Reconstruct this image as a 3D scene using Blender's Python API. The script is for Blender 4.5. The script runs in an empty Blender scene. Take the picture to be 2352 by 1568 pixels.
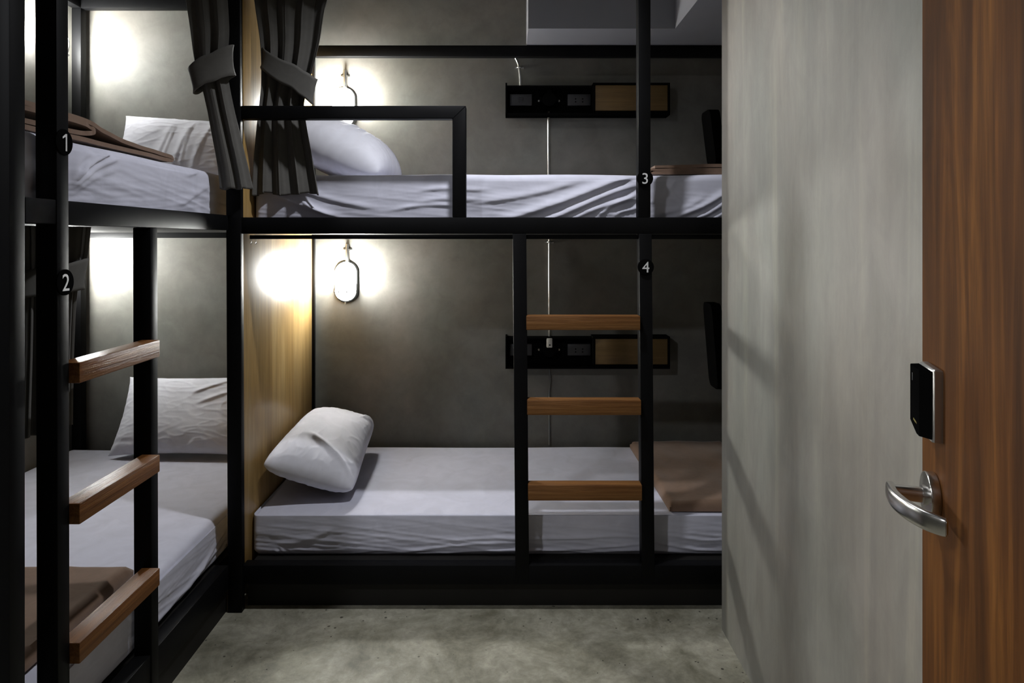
import bpy, bmesh, math, random
from mathutils import Vector, Matrix, noise
random.seed(7)
S = bpy.context.scene
COL = S.collection
PI = math.pi

# ------------------------------------------------------------------ camera
# one-point perspective: camera looks straight along +Y, 24 mm shift lens
F, CX, CY, H = 1568.0, 1168.0, 552.0, 1.33
cam_d = bpy.data.cameras.new('camera')
cam_d.sensor_width = 36.0
cam_d.lens = 24.0
cam_d.shift_x = (1176 - CX) / 2352
cam_d.shift_y = -(784 - CY) / 2352
cam_d.clip_start = 0.02
cam = bpy.data.objects.new('camera', cam_d)
cam.location = (0, 0, H)
cam.rotation_euler = (PI / 2, 0, 0)
COL.objects.link(cam)
S.camera = cam

def wx(px, Y): return (px - CX) * Y / F          # where a photo column meets depth Y
def wz(py, Y): return H + (CY - py) * Y / F      # where a photo row meets depth Y
def yx(px, X): return X * F / (px - CX)          # depth at which plane X meets a photo column

# ------------------------------------------------------------------ world, lights, exposure
S.view_settings.view_transform = 'Standard'
S.view_settings.look = 'None'
S.view_settings.exposure = 0.0
S.view_settings.gamma = 1.0
S.view_settings.use_curve_mapping = False
w = bpy.data.worlds.new('world')
S.world = w
w.use_nodes = True
w.node_tree.nodes['Background'].inputs[0].default_value = (0.8, 0.85, 1, 1)
w.node_tree.nodes['Background'].inputs[1].default_value = 0.0
S.cycles.max_bounces = 8
S.cycles.diffuse_bounces = 3
S.cycles.sample_clamp_indirect = 4.0
LAMP_RADIANCE = 25.0
BULB_RADIANCE = 450.0         # the bulb in the upper half of each bulkhead lamp          # bulkhead lamp glass
CEILING_POS = (-0.10, 2.06, 2.66)
CEILING_POWER = 124.0
ENTRANCE_POWER = 33.0

# ------------------------------------------------------------------ materials
def new_mat(name):
    m = bpy.data.materials.new(name)
    m.use_nodes = True
    nt = m.node_tree
    b = nt.nodes['Principled BSDF']
    return m, nt, b

def nd(nt, t, **kw):
    n = nt.nodes.new(t)
    for k, v in kw.items():
        setattr(n, k, v)
    return n

def coords(nt, scale=(1, 1, 1), rot=(0, 0, 0), kind='Object'):
    tc = nd(nt, 'ShaderNodeTexCoord')
    mp = nd(nt, 'ShaderNodeMapping')
    mp.inputs['Scale'].default_value = scale
    mp.inputs['Rotation'].default_value = rot
    nt.links.new(tc.outputs[kind], mp.inputs[0])
    return mp.outputs[0]

def noise_tex(nt, vec, scale, detail=4, rough=0.55, dist=0.0):
    n = nd(nt, 'ShaderNodeTexNoise')
    n.inputs['Scale'].default_value = scale
    n.inputs['Detail'].default_value = detail
    n.inputs['Roughness'].default_value = rough
    n.inputs['Distortion'].default_value = dist
    nt.links.new(vec, n.inputs['Vector'])
    return n.outputs['Fac']

def ramp(nt, fac, stops):
    r = nd(nt, 'ShaderNodeValToRGB')
    e = r.color_ramp.elements
    while len(e) < len(stops):
        e.new(0.5)
    for k, (p, c) in enumerate(stops):
        e[k].position = p
        e[k].color = (*c, 1) if len(c) == 3 else c
    nt.links.new(fac, r.inputs[0])
    return r.outputs[0]

def mix(nt, mode, fac, a, b):
    m = nd(nt, 'ShaderNodeMix', data_type='RGBA', blend_type=mode)
    if isinstance(fac, (int, float)):
        m.inputs[0].default_value = fac
    else:
        nt.links.new(fac, m.inputs[0])
    for k, v in ((6, a), (7, b)):
        if isinstance(v, tuple):
            m.inputs[k].default_value = (*v, 1)
        else:
            nt.links.new(v, m.inputs[k])
    return m.outputs[2]

def bump(nt, b, height, strength, dist=0.002):
    n = nd(nt, 'ShaderNodeBump')
    n.inputs['Strength'].default_value = strength
    n.inputs['Distance'].default_value = dist
    nt.links.new(height, n.inputs['Height'])
    nt.links.new(n.outputs[0], b.inputs['Normal'])

def plain(name, col, rough=0.5, metal=0.0, spec=0.5, bump_s=0.0, bscale=200, var=0.12):
    m, nt, b = new_mat(name)
    v = coords(nt)
    f = noise_tex(nt, v, 9, 5)
    c = ramp(nt, f, [(0.3, tuple(x * (1 - var) for x in col)), (0.7, tuple(min(1, x * (1 + var)) for x in col))])
    nt.links.new(c, b.inputs['Base Color'])
    b.inputs['Roughness'].default_value = rough
    b.inputs['Metallic'].default_value = metal
    b.inputs['Specular IOR Level'].default_value = spec
    if bump_s:
        bump(nt, b, noise_tex(nt, v, bscale, 3), bump_s, 0.001)
    return m

def concrete(name, dark, mid, light, scale=(1, 1, 1), rough=0.55, streak=0.0):
    m, nt, b = new_mat(name)
    v = coords(nt, scale)
    big = noise_tex(nt, v, 1.6, 6, 0.6, 0.6)
    c1 = ramp(nt, big, [(0.32, dark), (0.5, mid), (0.68, light)])
    fine = noise_tex(nt, v, 11, 7, 0.65, 0.4)
    c2 = ramp(nt, fine, [(0.3, (0.42, 0.42, 0.42)), (0.7, (0.58, 0.58, 0.58))])
    c = mix(nt, 'OVERLAY', 0.8, c1, c2)
    hue = noise_tex(nt, v, 2.3, 3, 0.5, 0.3)
    c3 = ramp(nt, hue, [(0.35, (0.50, 0.52, 0.50)), (0.65, (0.54, 0.50, 0.47))])
    c = mix(nt, 'OVERLAY', 0.7, c, c3)
    if streak:
        vs = coords(nt, (1, 7, 0.45))
        st = noise_tex(nt, vs, 1.5, 6, 0.65, 0.5)
        c4 = ramp(nt, st, [(0.34, (0.43, 0.43, 0.43)), (0.56, (0.51, 0.51, 0.50)), (0.66, (0.62, 0.61, 0.57))])
        c = mix(nt, 'OVERLAY', streak, c, c4)
    # trowel scratches
    vw = coords(nt, (1.0, 1.0, 0.35), (0.3, 0.5, 0.2))
    sc = noise_tex(nt, vw, 4, 9, 0.8, 0.8)
    scr = ramp(nt, sc, [(0.492, (0, 0, 0)), (0.5, (1, 1, 1)), (0.508, (0, 0, 0))])
    c = mix(nt, 'ADD', 0.012, c, scr)
    nt.links.new(c, b.inputs['Base Color'])
    b.inputs['Roughness'].default_value = rough
    b.inputs['Specular IOR Level'].default_value = 0.35
    bump(nt, b, fine, 0.06, 0.004)
    return m

def floor_concrete():
    m, nt, b = new_mat('polished_concrete_floor')
    v = coords(nt)
    big = noise_tex(nt, v, 4.5, 12, 0.70, 0.5)
    c1 = ramp(nt, big, [(0.34, (0.135, 0.126, 0.090)), (0.5, (0.245, 0.234, 0.182)), (0.66, (0.37, 0.352, 0.288))])
    fine = noise_tex(nt, v, 26, 10, 0.75, 0.4)
    c2 = ramp(nt, fine, [(0.3, (0.34, 0.34, 0.33)), (0.7, (0.66, 0.66, 0.65))])
    c = mix(nt, 'OVERLAY', 0.9, c1, c2)
    vo = nd(nt, 'ShaderNodeTexVoronoi')
    vo.inputs['Scale'].default_value = 30
    vo.inputs['Randomness'].default_value = 1.0
    dv = nd(nt, 'ShaderNodeVectorMath', operation='ADD')
    nn = nd(nt, 'ShaderNodeTexNoise'); nn.inputs['Scale'].default_value = 30; nt.links.new(v, nn.inputs['Vector'])
    sc_ = nd(nt, 'ShaderNodeVectorMath', operation='SCALE'); sc_.inputs[3].default_value = 0.012; nt.links.new(nn.outputs['Color'], sc_.inputs[0])
    nt.links.new(v, dv.inputs[0]); nt.links.new(sc_.outputs[0], dv.inputs[1])
    nt.links.new(dv.outputs[0], vo.inputs['Vector'])
    gate = noise_tex(nt, v, 7.0, 3)
    sp = nd(nt, 'ShaderNodeMath', operation='MULTIPLY_ADD')
    nt.links.new(gate, sp.inputs[0]); sp.inputs[1].default_value = -0.5
    nt.links.new(vo.outputs['Distance'], sp.inputs[2])
    ad = nd(nt, 'ShaderNodeMath', operation='ADD')
    nt.links.new(sp.outputs[0], ad.inputs[0]); ad.inputs[1].default_value = 0.20
    dots = ramp(nt, ad.outputs[0], [(0.0, (0.10, 0.10, 0.09)), (0.02, (0.16, 0.16, 0.14)), (0.05, (1, 1, 1))])
    c = mix(nt, 'MULTIPLY', 0.85, c, dots)
    nt.links.new(c, b.inputs['Base Color'])
    b.inputs['Roughness'].default_value = 0.5
    b.inputs['Specular IOR Level'].default_value = 0.35
    bump(nt, b, fine, 0.08, 0.003)
    return m

def wood(name, dark, mid, light, axis, rough=0.4, scale=9.0, stretch=14.0, coat=0.0, bump_s=0.15, fleck=0.0, spec=0.4):
    # the grain runs along the named axis
    m, nt, b = new_mat(name)
    sc = [stretch, stretch, stretch]
    sc['xyz'.index(axis)] = 1.0
    sc = tuple(x / stretch * 1.0 if x == 1.0 else 1.0 for x in sc)
    v = coords(nt, sc)
    g1 = noise_tex(nt, v, scale, 8, 0.65, 1.4)
    c1 = ramp(nt, g1, [(0.30, dark), (0.5, mid), (0.70, light)])
    g2 = noise_tex(nt, v, scale * 7, 6, 0.7, 0.3)
    c2 = ramp(nt, g2, [(0.3, (0.38, 0.38, 0.38)), (0.7, (0.60, 0.60, 0.60))])
    c = mix(nt, 'OVERLAY', 0.85, c1, c2)
    if fleck:
        g3 = noise_tex(nt, v, scale * 2.2, 3, 0.5, 0.0)
        c3 = ramp(nt, g3, [(0.60, (0, 0, 0)), (0.78, light)])
        c = mix(nt, 'ADD', fleck, c, c3)
    nt.links.new(c, b.inputs['Base Color'])
    b.inputs['Roughness'].default_value = rough
    b.inputs['Specular IOR Level'].default_value = spec
    b.inputs['Coat Weight'].default_value = coat
    b.inputs['Coat Roughness'].default_value = 0.18
    bump(nt, b, g2, bump_s, 0.003 if bump_s < .5 else 0.006)
    return m

def cloth(name, col, rough=0.9, wrinkle=0.35, wscale=14, stretch=(1, 1, 1), weave=900, var=0.06, sheen=0.0):
    m, nt, b = new_mat(name)
    v = coords(nt, stretch)
    f = noise_tex(nt, v, wscale, 4, 0.5, 1.2)
    c = ramp(nt, f, [(0.3, tuple(x * (1 - var) for x in col)), (0.7, tuple(min(1, x * (1 + var)) for x in col))])
    nt.links.new(c, b.inputs['Base Color'])
    b.inputs['Roughness'].default_value = rough
    b.inputs['Specular IOR Level'].default_value = 0.15
    b.inputs['Sheen Weight'].default_value = sheen
    wv = noise_tex(nt, coords(nt), weave, 1)
    ad = nd(nt, 'ShaderNodeMath', operation='MULTIPLY_ADD')
    nt.links.new(wv, ad.inputs[0]); ad.inputs[1].default_value = 0.06
    nt.links.new(f, ad.inputs[2])
    bump(nt, b, ad.outputs[0], wrinkle, 0.006)
    return m

def glow(name, col, strength):
    m, nt, b = new_mat(name)
    b.inputs['Base Color'].default_value = (0.9, 0.9, 0.88, 1)
    b.inputs['Emission Color'].default_value = (*col, 1)
    b.inputs['Emission Strength'].default_value = strength
    return m

M = dict(
    wall=concrete('grey_plaster', (0.118, 0.117, 0.105), (0.146, 0.144, 0.132), (0.175, 0.172, 0.159)),
    wall_r=concrete('trowelled_grey_plaster', (0.233, 0.227, 0.206), (0.28, 0.273, 0.250), (0.327, 0.318, 0.293), (1, 1, 0.45), streak=0.75, rough=0.5),
    floor=floor_concrete(),
    white=plain('white_paint', (0.22, 0.22, 0.24), 0.6, var=0.03),
    ceil=plain('ceiling_paint', (0.10, 0.10, 0.10), 0.7, var=0.05),
    black=plain('black_steel', (0.0045, 0.0045, 0.0049), 0.50, spec=0.09, bump_s=0.05, bscale=60, var=0.15),
    board=plain('black_board', (0.010, 0.009, 0.008), 0.6, spec=0.3),
    plastic=plain('black_plastic', (0.004, 0.004, 0.004), 0.6, spec=0.0),
    dplastic=plain('charcoal_plastic', (0.035, 0.035, 0.037), 0.45),
    steel=plain('galvanised_steel', (0.62, 0.62, 0.60), 0.28, 1.0),
    grey=plain('grey_lamp_casting', (0.10, 0.105, 0.10), 0.5, 0.1),
    number=plain('white_vinyl', (0.72, 0.72, 0.72), 0.5, var=0.02),
    ivory=plain('ivory_plastic', (0.55, 0.53, 0.47), 0.5, var=0.03),
    oak=wood('oak_veneer', (0.25, 0.145, 0.045), (0.37, 0.235, 0.085), (0.47, 0.33, 0.15), 'z', 0.38, 8, 16, 0.25, 0.06),
    flap=wood('oak_flap', (0.10, 0.060, 0.018), (0.135, 0.082, 0.027), (0.17, 0.105, 0.038), 'x', 0.5, 8, 16, 0.1, 0.05),
    rungx=wood('teak_rung', (0.11, 0.043, 0.012), (0.205, 0.092, 0.029), (0.30, 0.150, 0.054), 'x', 0.45, 20, 30, 0.0, 0.5, spec=.2),
    rungy=wood('teak_rung_side', (0.085, 0.031, 0.008), (0.165, 0.066, 0.018), (0.25, 0.115, 0.035), 'y', 0.36, 20, 34, 0.0, 0.5, spec=.2),
    door=wood('walnut_door', (0.030, 0.0105, 0.0022), (0.090, 0.032, 0.0066), (0.195, 0.078, 0.016), 'z', 0.55, 11, 11, 0.0, 0.06, 0.25, spec=0.07),
    sheet=cloth('white_sheet', (0.585, 0.585, 0.675), 0.85, 0.16, 10),
    pillow=cloth('white_pillowcase', (0.69, 0.69, 0.75), 0.85, 0.16, 9),
    curtain=cloth('charcoal_curtain', (0.098, 0.094, 0.086), 0.9, 0.12, 20, sheen=0.1),
    blanket=cloth('taupe_blanket', (0.195, 0.125, 0.086), 0.95, 0.18, 22, weave=400, sheen=0.2),
    glass=glow('lamp_glass', (1.0, 0.985, 0.94), LAMP_RADIANCE),
    bulb=glow('lamp_bulb', (0.99, 1.0, 0.965), BULB_RADIANCE),
    bulb_weak=glow('lamp_bulb_weak', (0.99, 1.0, 0.965), BULB_RADIANCE * .65),
    diff=glow('ceiling_lamp_glass', (0.95, 0.96, 1.0), 20.0),
    chrome=plain('brushed_steel', (0.60, 0.585, 0.56), 0.24, 1.0, var=0.05),
    silver=plain('satin_silver', (0.50, 0.49, 0.47), 0.35, 1.0, var=0.05),
    gold=plain('gold_print', (0.30, 0.24, 0.06), 0.5, var=0.02),
)

# ------------------------------------------------------------------ builders
W = {}     # world position of every object built

def mk(name, bm, mat, parent=None, smooth=True, angle=35):
    """links a bmesh (in world coordinates) as ONE object with its origin at the middle of its box"""
    vs = [v.co for v in bm.verts]
    lo = Vector((min(v.x for v in vs), min(v.y for v in vs), min(v.z for v in vs)))
    hi = Vector((max(v.x for v in vs), max(v.y for v in vs), max(v.z for v in vs)))
    c = (lo + hi) / 2
    for v in bm.verts:
        v.co -= c
    bmesh.ops.recalc_face_normals(bm, faces=bm.faces[:])
    me = bpy.data.meshes.new(name)
    bm.to_mesh(me); bm.free()
    me.materials.append(mat)
    if smooth:
        for p in me.polygons:
            p.use_smooth = True
        me.set_sharp_from_angle(angle=math.radians(angle))
    o = bpy.data.objects.new(name, me)
    COL.objects.link(o)
    W[o] = c
    if parent is not None:
        o.parent = parent
        o.location = c - W[parent]
    else:
        o.location = c
    return o

def tag(o, label, cat, group=None):
    o['label'] = label; o['category'] = cat
    if group:
        o['group'] = group
    return o

def thing(name, label, cat, loc, group=None):
    o = bpy.data.objects.new(name, None)
    o.empty_display_size = 0.05
    COL.objects.link(o)
    o.location = loc
    W[o] = Vector(loc)
    return tag(o, label, cat, group)

def struct(name, bm, mat):
    o = mk(name, bm, mat, smooth=False)
    o['kind'] = 'structure'
    return o

def copy_tree(o, parent=None):
    c = o.copy(); COL.objects.link(c)
    c.parent = parent
    for ch in list(o.children):
        copy_tree(ch, c)
    return c

def box(bm, x0, x1, y0, y1, z0, z1, bev=0.0, lean=0.0):
    """lean: how far (m) the foot stands to the +X of the top"""
    x0, x1 = sorted((x0, x1)); y0, y1 = sorted((y0, y1)); z0, z1 = sorted((z0, z1))
    r = bmesh.ops.create_cube(bm, size=1)
    vs = r['verts']
    for v in vs:
        t = 0.5 - v.co.z
        v.co = Vector((x0 + (v.co.x + .5) * (x1 - x0) + lean * t,
                       y0 + (v.co.y + .5) * (y1 - y0), z0 + (v.co.z + .5) * (z1 - z0)))
    if bev:
        es = list({e for v in vs for e in v.link_edges})
        bmesh.ops.bevel(bm, geom=es, offset=bev, segments=2, profile=0.5, affect='EDGES')
    return bm

def B(*a, **k):
    return box(bmesh.new(), *a, **k)

def tube(bm, pts, r, seg=12, closed=False, sx=1.0):
    pts = [Vector(p) for p in pts]
    n = len(pts)
    rings = []
    up = None
    for i, p in enumerate(pts):
        a = pts[(i - 1) % n] if (closed or i > 0) else p
        b = pts[(i + 1) % n] if (closed or i < n - 1) else p
        t = (b - a).normalized()
        if up is None:
            up = Vector((0, 0, 1)) if abs(t.z) < 0.9 else Vector((0, 1, 0))
        u = (up - t * up.dot(t)).normalized()
        up = u
        v = t.cross(u)
        rr = r[i] if isinstance(r, (list, tuple)) else r
        rings.append([bm.verts.new(p + (u * math.cos(2 * PI * k / seg) + v * math.sin(2 * PI * k / seg) * sx) * rr) for k in range(seg)])
    m = n if closed else n - 1
    for i in range(m):
        A, C = rings[i], rings[(i + 1) % n]
        for k in range(seg):
            bm.faces.new((A[k], A[(k + 1) % seg], C[(k + 1) % seg], C[k]))
    if not closed:
        bm.faces.new(rings[0][::-1]); bm.faces.new(rings[-1])
    return bm

def cyl(bm, p, d, r, h, seg=32, bev=0.0):
    """a disc or rod from p along direction d"""
    d = Vector(d).normalized()
    mat = d.to_track_quat('Z', 'Y').to_matrix().to_4x4()
    mat.translation = Vector(p) + d * h / 2
    r_ = bmesh.ops.create_cone(bm, cap_ends=True, segments=seg, radius1=r, radius2=r, depth=h, matrix=mat)
    if bev:
        es = [e for e in {e for v in r_['verts'] for e in v.link_edges} if any(len(f.verts) > 4 for f in e.link_faces)]
        bmesh.ops.bevel(bm, geom=es, offset=bev, segments=3, profile=0.5, affect='EDGES')
    return bm

def smooth_path(pts, n=8):
    P = [Vector(p) for p in pts]
    out = []
    for i in range(len(P) - 1):
        p0 = P[max(i - 1, 0)]; p1 = P[i]; p2 = P[i + 1]; p3 = P[min(i + 2, len(P) - 1)]
        for k in range(n):
            t = k / n
            out.append(0.5 * ((2 * p1) + (p2 - p0) * t + (2 * p0 - 5 * p1 + 4 * p2 - p3) * t * t + (3 * p1 - p0 - 3 * p2 + p3) * t ** 3))
    out.append(P[-1])
    return out

def sstep(a, b, x):
    t = max(0.0, min(1.0, (x - a) / (b - a)))    # also falls when b < a
    return t * t * (3 - 2 * t)

# ------------------------------------------------------------------ the room shell
BACK = 3.36          # back wall
LEFT = -2.13         # left wall
WALLX = 0.73         # face of the right-hand wall
WALLY = 2.336        # where that wall stops
ENDX = 1.13          # wall at the foot of the far bunk
CEIL = 2.74
DY = 0.10            # inner side of the wall with the doorway
struct('floor', B(LEFT - .12, ENDX + .25, -1.5, BACK + .12, -0.1, 0), M['floor'])
struct('ceiling', B(LEFT - .12, ENDX + .25, -1.5, BACK + .12, CEIL, CEIL + .1), M['ceil'])
struct('wall_back', B(LEFT - .12, ENDX + .25, BACK, BACK + .12, 0, CEIL), M['wall'])
struct('wall_left', B(LEFT - .12, LEFT, -1.5, BACK, 0, CEIL), M['wall'])
struct('wall_right', B(WALLX, ENDX + .25, DY, WALLY, 0, CEIL), M['wall_r'])
struct('wall_end', B(ENDX, ENDX + .25, WALLY, BACK, 0, CEIL), M['wall'])
struct('wall_front', B(LEFT - .12, ENDX + .25, -1.6, -1.5, 0, CEIL), M['wall'])
struct('wall_door', B(0.34, ENDX + .25, -1.5, DY, 0, CEIL), M['wall_r'])     # the wall the open door hangs on
# white boxed-in beam along the back wall and the right-hand end, under the ceiling
bz = H + 0.94
bm = bmesh.new()
x0 = 0.087
for a in ((x0, ENDX, 3.03, BACK, bz, CEIL), (0.74, ENDX, WALLY, 3.03, bz, CEIL)):
    box(bm, *a)
struct('trim_1', bm, M['white'])

# ------------------------------------------------------------------ bunk along the back wall
FY = 2.45            # front face of its tubes
T = 0.045            # tube
def px_box(l, r, Y, d, z0, z1, **k):
    return B(wx(l, Y), wx(r, Y), Y, Y + d, z0, z1, **k)

bk = thing('bunk_bed', 'black steel bunk bed along the back wall, plates 3 and 4', 'bunk bed', (0.05, 2.9, 0), 'black steel bunk beds')
bl = 0.0025
up_z0, up_z1 = H + 0.024, H + 0.083          # middle rail
lo_z0, lo_z1 = H - 1.235, H - 1.166          # lower rail
RX = 1.10
mk('post', B(-1.013, -0.962, FY - .012, FY + .018, 0, H + .98, bev=bl, lean=0.010), M['black'], bk)            # corner
mk('post', B(wx(1466, FY), wx(1494.5, FY), FY, FY + T, up_z1, H + .98, bev=bl), M['black'], bk)
mk('post', B(RX - T, RX, FY, FY + T, 0, H + .98, bev=bl), M['black'], bk)
mk('post', B(RX - T, RX, 3.305, 3.35, 0, H + .94, bev=bl), M['black'], bk)
mk('rail', B(-0.960, RX - T, FY, FY + T, up_z0, up_z1, bev=bl), M['black'], bk)
mk('rail', B(-0.955, RX - T, FY, FY + T, lo_z0, lo_z1, bev=bl), M['black'], bk)
mk('rail', B(-0.960, RX - T, FY, FY + T, H + .935, H + .98, bev=bl), M['black'], bk)
mk('rail', B(-0.935, RX - T, 3.285, 3.324, H + .886, H + .939, bev=bl), M['black'], bk)
mk('rail', B(RX - T, RX, FY + T, 3.305, up_z0, up_z1, bev=bl), M['black'], bk)
mk('rail', B(-0.935, RX - T, 3.292, 3.337, up_z0, up_z1, bev=bl), M['black'], bk)
# mitred safety rail
bm = bmesh.new()
gx, gz0, gz1 = wx(1070, FY), wz(272, FY), wz(242.5, FY)
gw = wx(1070, FY) - wx(1039, FY)
prof = [(-0.960, gz1), (gx, gz1), (gx, up_z1), (gx - gw, up_z1), (gx - gw, gz0), (-0.960, gz0)]
fr = [bm.verts.new((x, FY, z)) for x, z in prof]
br = [bm.verts.new((x, FY + T, z)) for x, z in prof]
for q in ((0, 1, 4, 5), (1, 2, 3, 4)):
    bm.faces.new([fr[k] for k in q]); bm.faces.new([br[k] for k in q][::-1])
for k in range(6):
    bm.faces.new((fr[k], fr[(k + 1) % 6], br[(k + 1) % 6], br[k]))
bmesh.ops.recalc_face_normals(bm, faces=bm.faces[:])
bmesh.ops.bevel(bm, geom=[e for e in bm.edges if e.is_manifold and e.calc_face_angle(0) > 0.5], offset=bl, segments=2, profile=.5, affect='EDGES')
mk('guard_rail', bm, M['black'], bk)
mk('weld_seam', tube(bmesh.new(), [(gx - gw + .002, FY - .0003, gz0 + .002), (gx - .002, FY - .0003, gz1 - .002)], 0.0009, 6), M['black'], bk)
# decks under the mattresses, boards closing the foot of the bed
mk('bed_deck', B(-0.935, RX - T, FY + T + .003, 3.292, up_z0 + .004, up_z0 + .03), M['board'], bk)
mk('bed_deck', B(-0.935, RX - T, FY + T + .003, 3.355, lo_z0 + .03, lo_z0 + .062), M['board'], bk)
mk('kick_board', B(-0.95, RX - T, FY + .04, FY + .058, 0.0, lo_z0), M['board'], bk)
mk('curtain_track', B(-0.934, RX - T, FY + .012, FY + .04, H + .005, H + .019, bev=.001), M['black'], bk)
for hx in (-0.930, -0.913):
    hk = smooth_path([(hx, FY + .02, H + .005), (hx, FY + .02, H - .004), (hx - .003, FY + .018, H - .011), (hx + .003, FY + .016, H - .012), (hx + .004, FY + .016, H - .006)], 5)
    mk('curtain_hook', tube(bmesh.new(), hk, 0.0008, 6), M['steel'], bk)
# oak side panel at the head, with a dark edge strip against the back wall
hb = mk('headboard', B(-0.985, -0.958, FY + .019, 3.325, 0.10, H + .94, bev=.001), M['oak'], bk)
mk('edge_strip', B(-0.985, -0.946, 3.325, 3.345, 0.10, H + .94), M['black'], bk)
# ladder
lz1, lz0 = up_z0, lo_z0 + .005
for (tl, tr, bl_, br_) in ((1177.5, 1209, 1184, 1215), (1467.5, 1497, 1474.5, 1503)):
    mk('ladder_stile', B(wx(tl, FY), wx(tr, FY), FY - .002, FY + T, lz0, lz1, bev=bl, lean=wx(bl_, FY) - wx(tl, FY)), M['black'], bk)
RY = 2.428
for k, (l, r, t, b) in enumerate(((1209, 1471, 725.5, 758), (1211, 1473, 919, 953.5), (1213, 1475, 1114, 1150))):
    mk('ladder_rung', B(wx(l, RY), wx(r, RY), RY, RY + .05, wz(b, RY), wz(t, RY), bev=.003), M['rungx'], bk)

def numeral_one(size, mat, parent, at, rot):
    h_, st = size * .70, size * .085
    pts = [(-.02, 0), (-.02 + st, 0), (-.02 + st, h_), (-.02 + .1 * st, h_), (-.02 - h_ * .27, h_ * .80), (-.02 - h_ * .27, h_ * .69), (-.02, h_ * .84)]
    xs = [p[0] for p in pts]
    mx_ = (min(xs) + max(xs)) / 2
    R = Matrix.Rotation(rot[2], 3, 'Z') @ Matrix.Rotation(rot[0], 3, 'X')
    bm = bmesh.new()
    a = [bm.verts.new(Vector(at) + R @ Vector((x - mx_, y - h_ / 2, 0))) for x, y in pts]
    b = [bm.verts.new(Vector(at) + R @ Vector((x - mx_, y - h_ / 2, .0006))) for x, y in pts]
    for q in ((0, 1, 2, 3, 6), (3, 4, 5, 6)):
        bm.faces.new([b[k] for k in q]); bm.faces.new([a[k] for k in q][::-1])
    for k in range(7):
        bm.faces.new((a[k], a[(k + 1) % 7], b[(k + 1) % 7], b[k]))
    return mk('number', bm, mat, parent, smooth=False)

def numeral(txt, size, mat, parent, at, rot):
    if txt == '1':
        return numeral_one(size, mat, parent, at, rot)
    cu = bpy.data.curves.new('number', 'FONT')
    cu.body = txt; cu.size = size; cu.align_x = 'CENTER'; cu.align_y = 'CENTER'; cu.extrude = 0.0006
    tmp = bpy.data.objects.new('tmp', cu)
    COL.objects.link(tmp)
    dg = bpy.context.evaluated_depsgraph_get()
    me = bpy.data.meshes.new_from_object(tmp.evaluated_get(dg))
    bpy.data.objects.remove(tmp)
    xs = [v.co.x for v in me.vertices]; ys = [v.co.y for v in me.vertices]
    off = Vector(((min(xs) + max(xs)) / 2, (min(ys) + max(ys)) / 2, 0))
    R = Matrix.Rotation(rot[2], 3, 'Z') @ Matrix.Rotation(rot[0], 3, 'X')
    for v in me.vertices:
        v.co = R @ (v.co - off)
    me.materials.clear(); me.materials.append(mat)
    me.name = 'number'
    o = bpy.data.objects.new('number', me)
    COL.objects.link(o)
    o.parent = parent
    o.location = Vector(at) - W[parent]
    return o

def plate(parent, txt, at, face):
    """round black number plate; face is the way it looks"""
    d = Vector(face)
    p = mk('number_plate', cyl(bmesh.new(), at, d, 0.0292, 0.004, 40, 0.0008), M['plastic'], parent)
    p['label'] = 'round black plate with white number ' + txt
    rz = math.atan2(d.x, -d.y)
    numeral(txt, 0.055, M['number'], p, Vector(at) + d * 0.0042, (PI / 2, 0, rz))

plate(bk, '3', (wx(1481, FY), FY - .001, wz(410, FY)), (0, -1, 0))
plate(bk, '4', (wx(1482.5, FY), FY - .003, wz(613, FY)), (0, -1, 0))

# ------------------------------------------------------------------ bunk along the left wall
LX = -1.0            # outer face of its front tubes
LN, LF_ = 1.368, 3.335
lk = thing('bunk_bed', 'black steel bunk bed along the left wall, plates 1 and 2', 'bunk bed', (-1.55, 2.3, 0), 'black steel bunk beds')
TOPZ = H + 1.12
l_up0, l_up1 = H + .036, H + .090
l_lo0, l_lo1 = H - 1.245, H - 1.158
mk('post', B(LX - .05, LX, LN, 1.413, 0, TOPZ + .05, bev=bl), M['black'], lk)
mk('post', B(LEFT + .025, -2.06, 3.288, 3.333, 0, TOPZ, bev=bl), M['black'], lk)
mk('post', B(LEFT + .025, -2.06, LN, 1.413, 0, TOPZ, bev=bl), M['black'], lk)
mk('post', B(LX - .06, LX - .016, 3.288, 3.333, 0, TOPZ, bev=bl), M['black'], lk)
mk('rail', B(LX - .045, LX, 1.413, FY - .013, l_up0, l_up1, bev=bl), M['black'], lk)
mk('rail', B(LX - .045, LX, 1.413, FY - .013, l_lo0, l_lo1, bev=bl), M['black'], lk)
mk('rail', B(LX - .045, LX, 1.413, 3.333, TOPZ, TOPZ + .05, bev=bl), M['black'], lk)
mk('rail', B(-2.105, LX - .045, 3.288, 3.333, TOPZ, TOPZ + .05, bev=bl), M['black'], lk)
mk('rail', B(-2.105, -2.06, 1.413, 3.288, TOPZ, TOPZ + .05, bev=bl), M['black'], lk)
mk('rail', B(-2.06, LX - .06, 3.288, 3.333, H + .012, H + .06, bev=bl), M['black'], lk)
mk('rail', B(-2.105, -2.06, 1.413, 3.288, H + .012, H + .06, bev=bl), M['black'], lk)
mk('rail', B(-2.06, LX - .05, LN + .031, 1.413, l_up0, l_up1, bev=bl), M['black'], lk)
mk('rail', B(-2.06, LX - .05, LN + .031, 1.413, l_lo0, l_lo1, bev=bl), M['black'], lk)
mk('bed_deck', B(-2.06, LX - .047, 1.415, 3.287, l_up0 + .002, l_up0 + .03), M['board'], lk)
mk('bed_deck', B(-2.11, LX - .047, 1.415, 3.287, l_lo0 + .03, l_lo0 + .075), M['board'], lk)
mk('kick_board', B(LX - .03, LX - .012, LN + .05, FY, 0, l_lo0), M['board'], lk)
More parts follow.
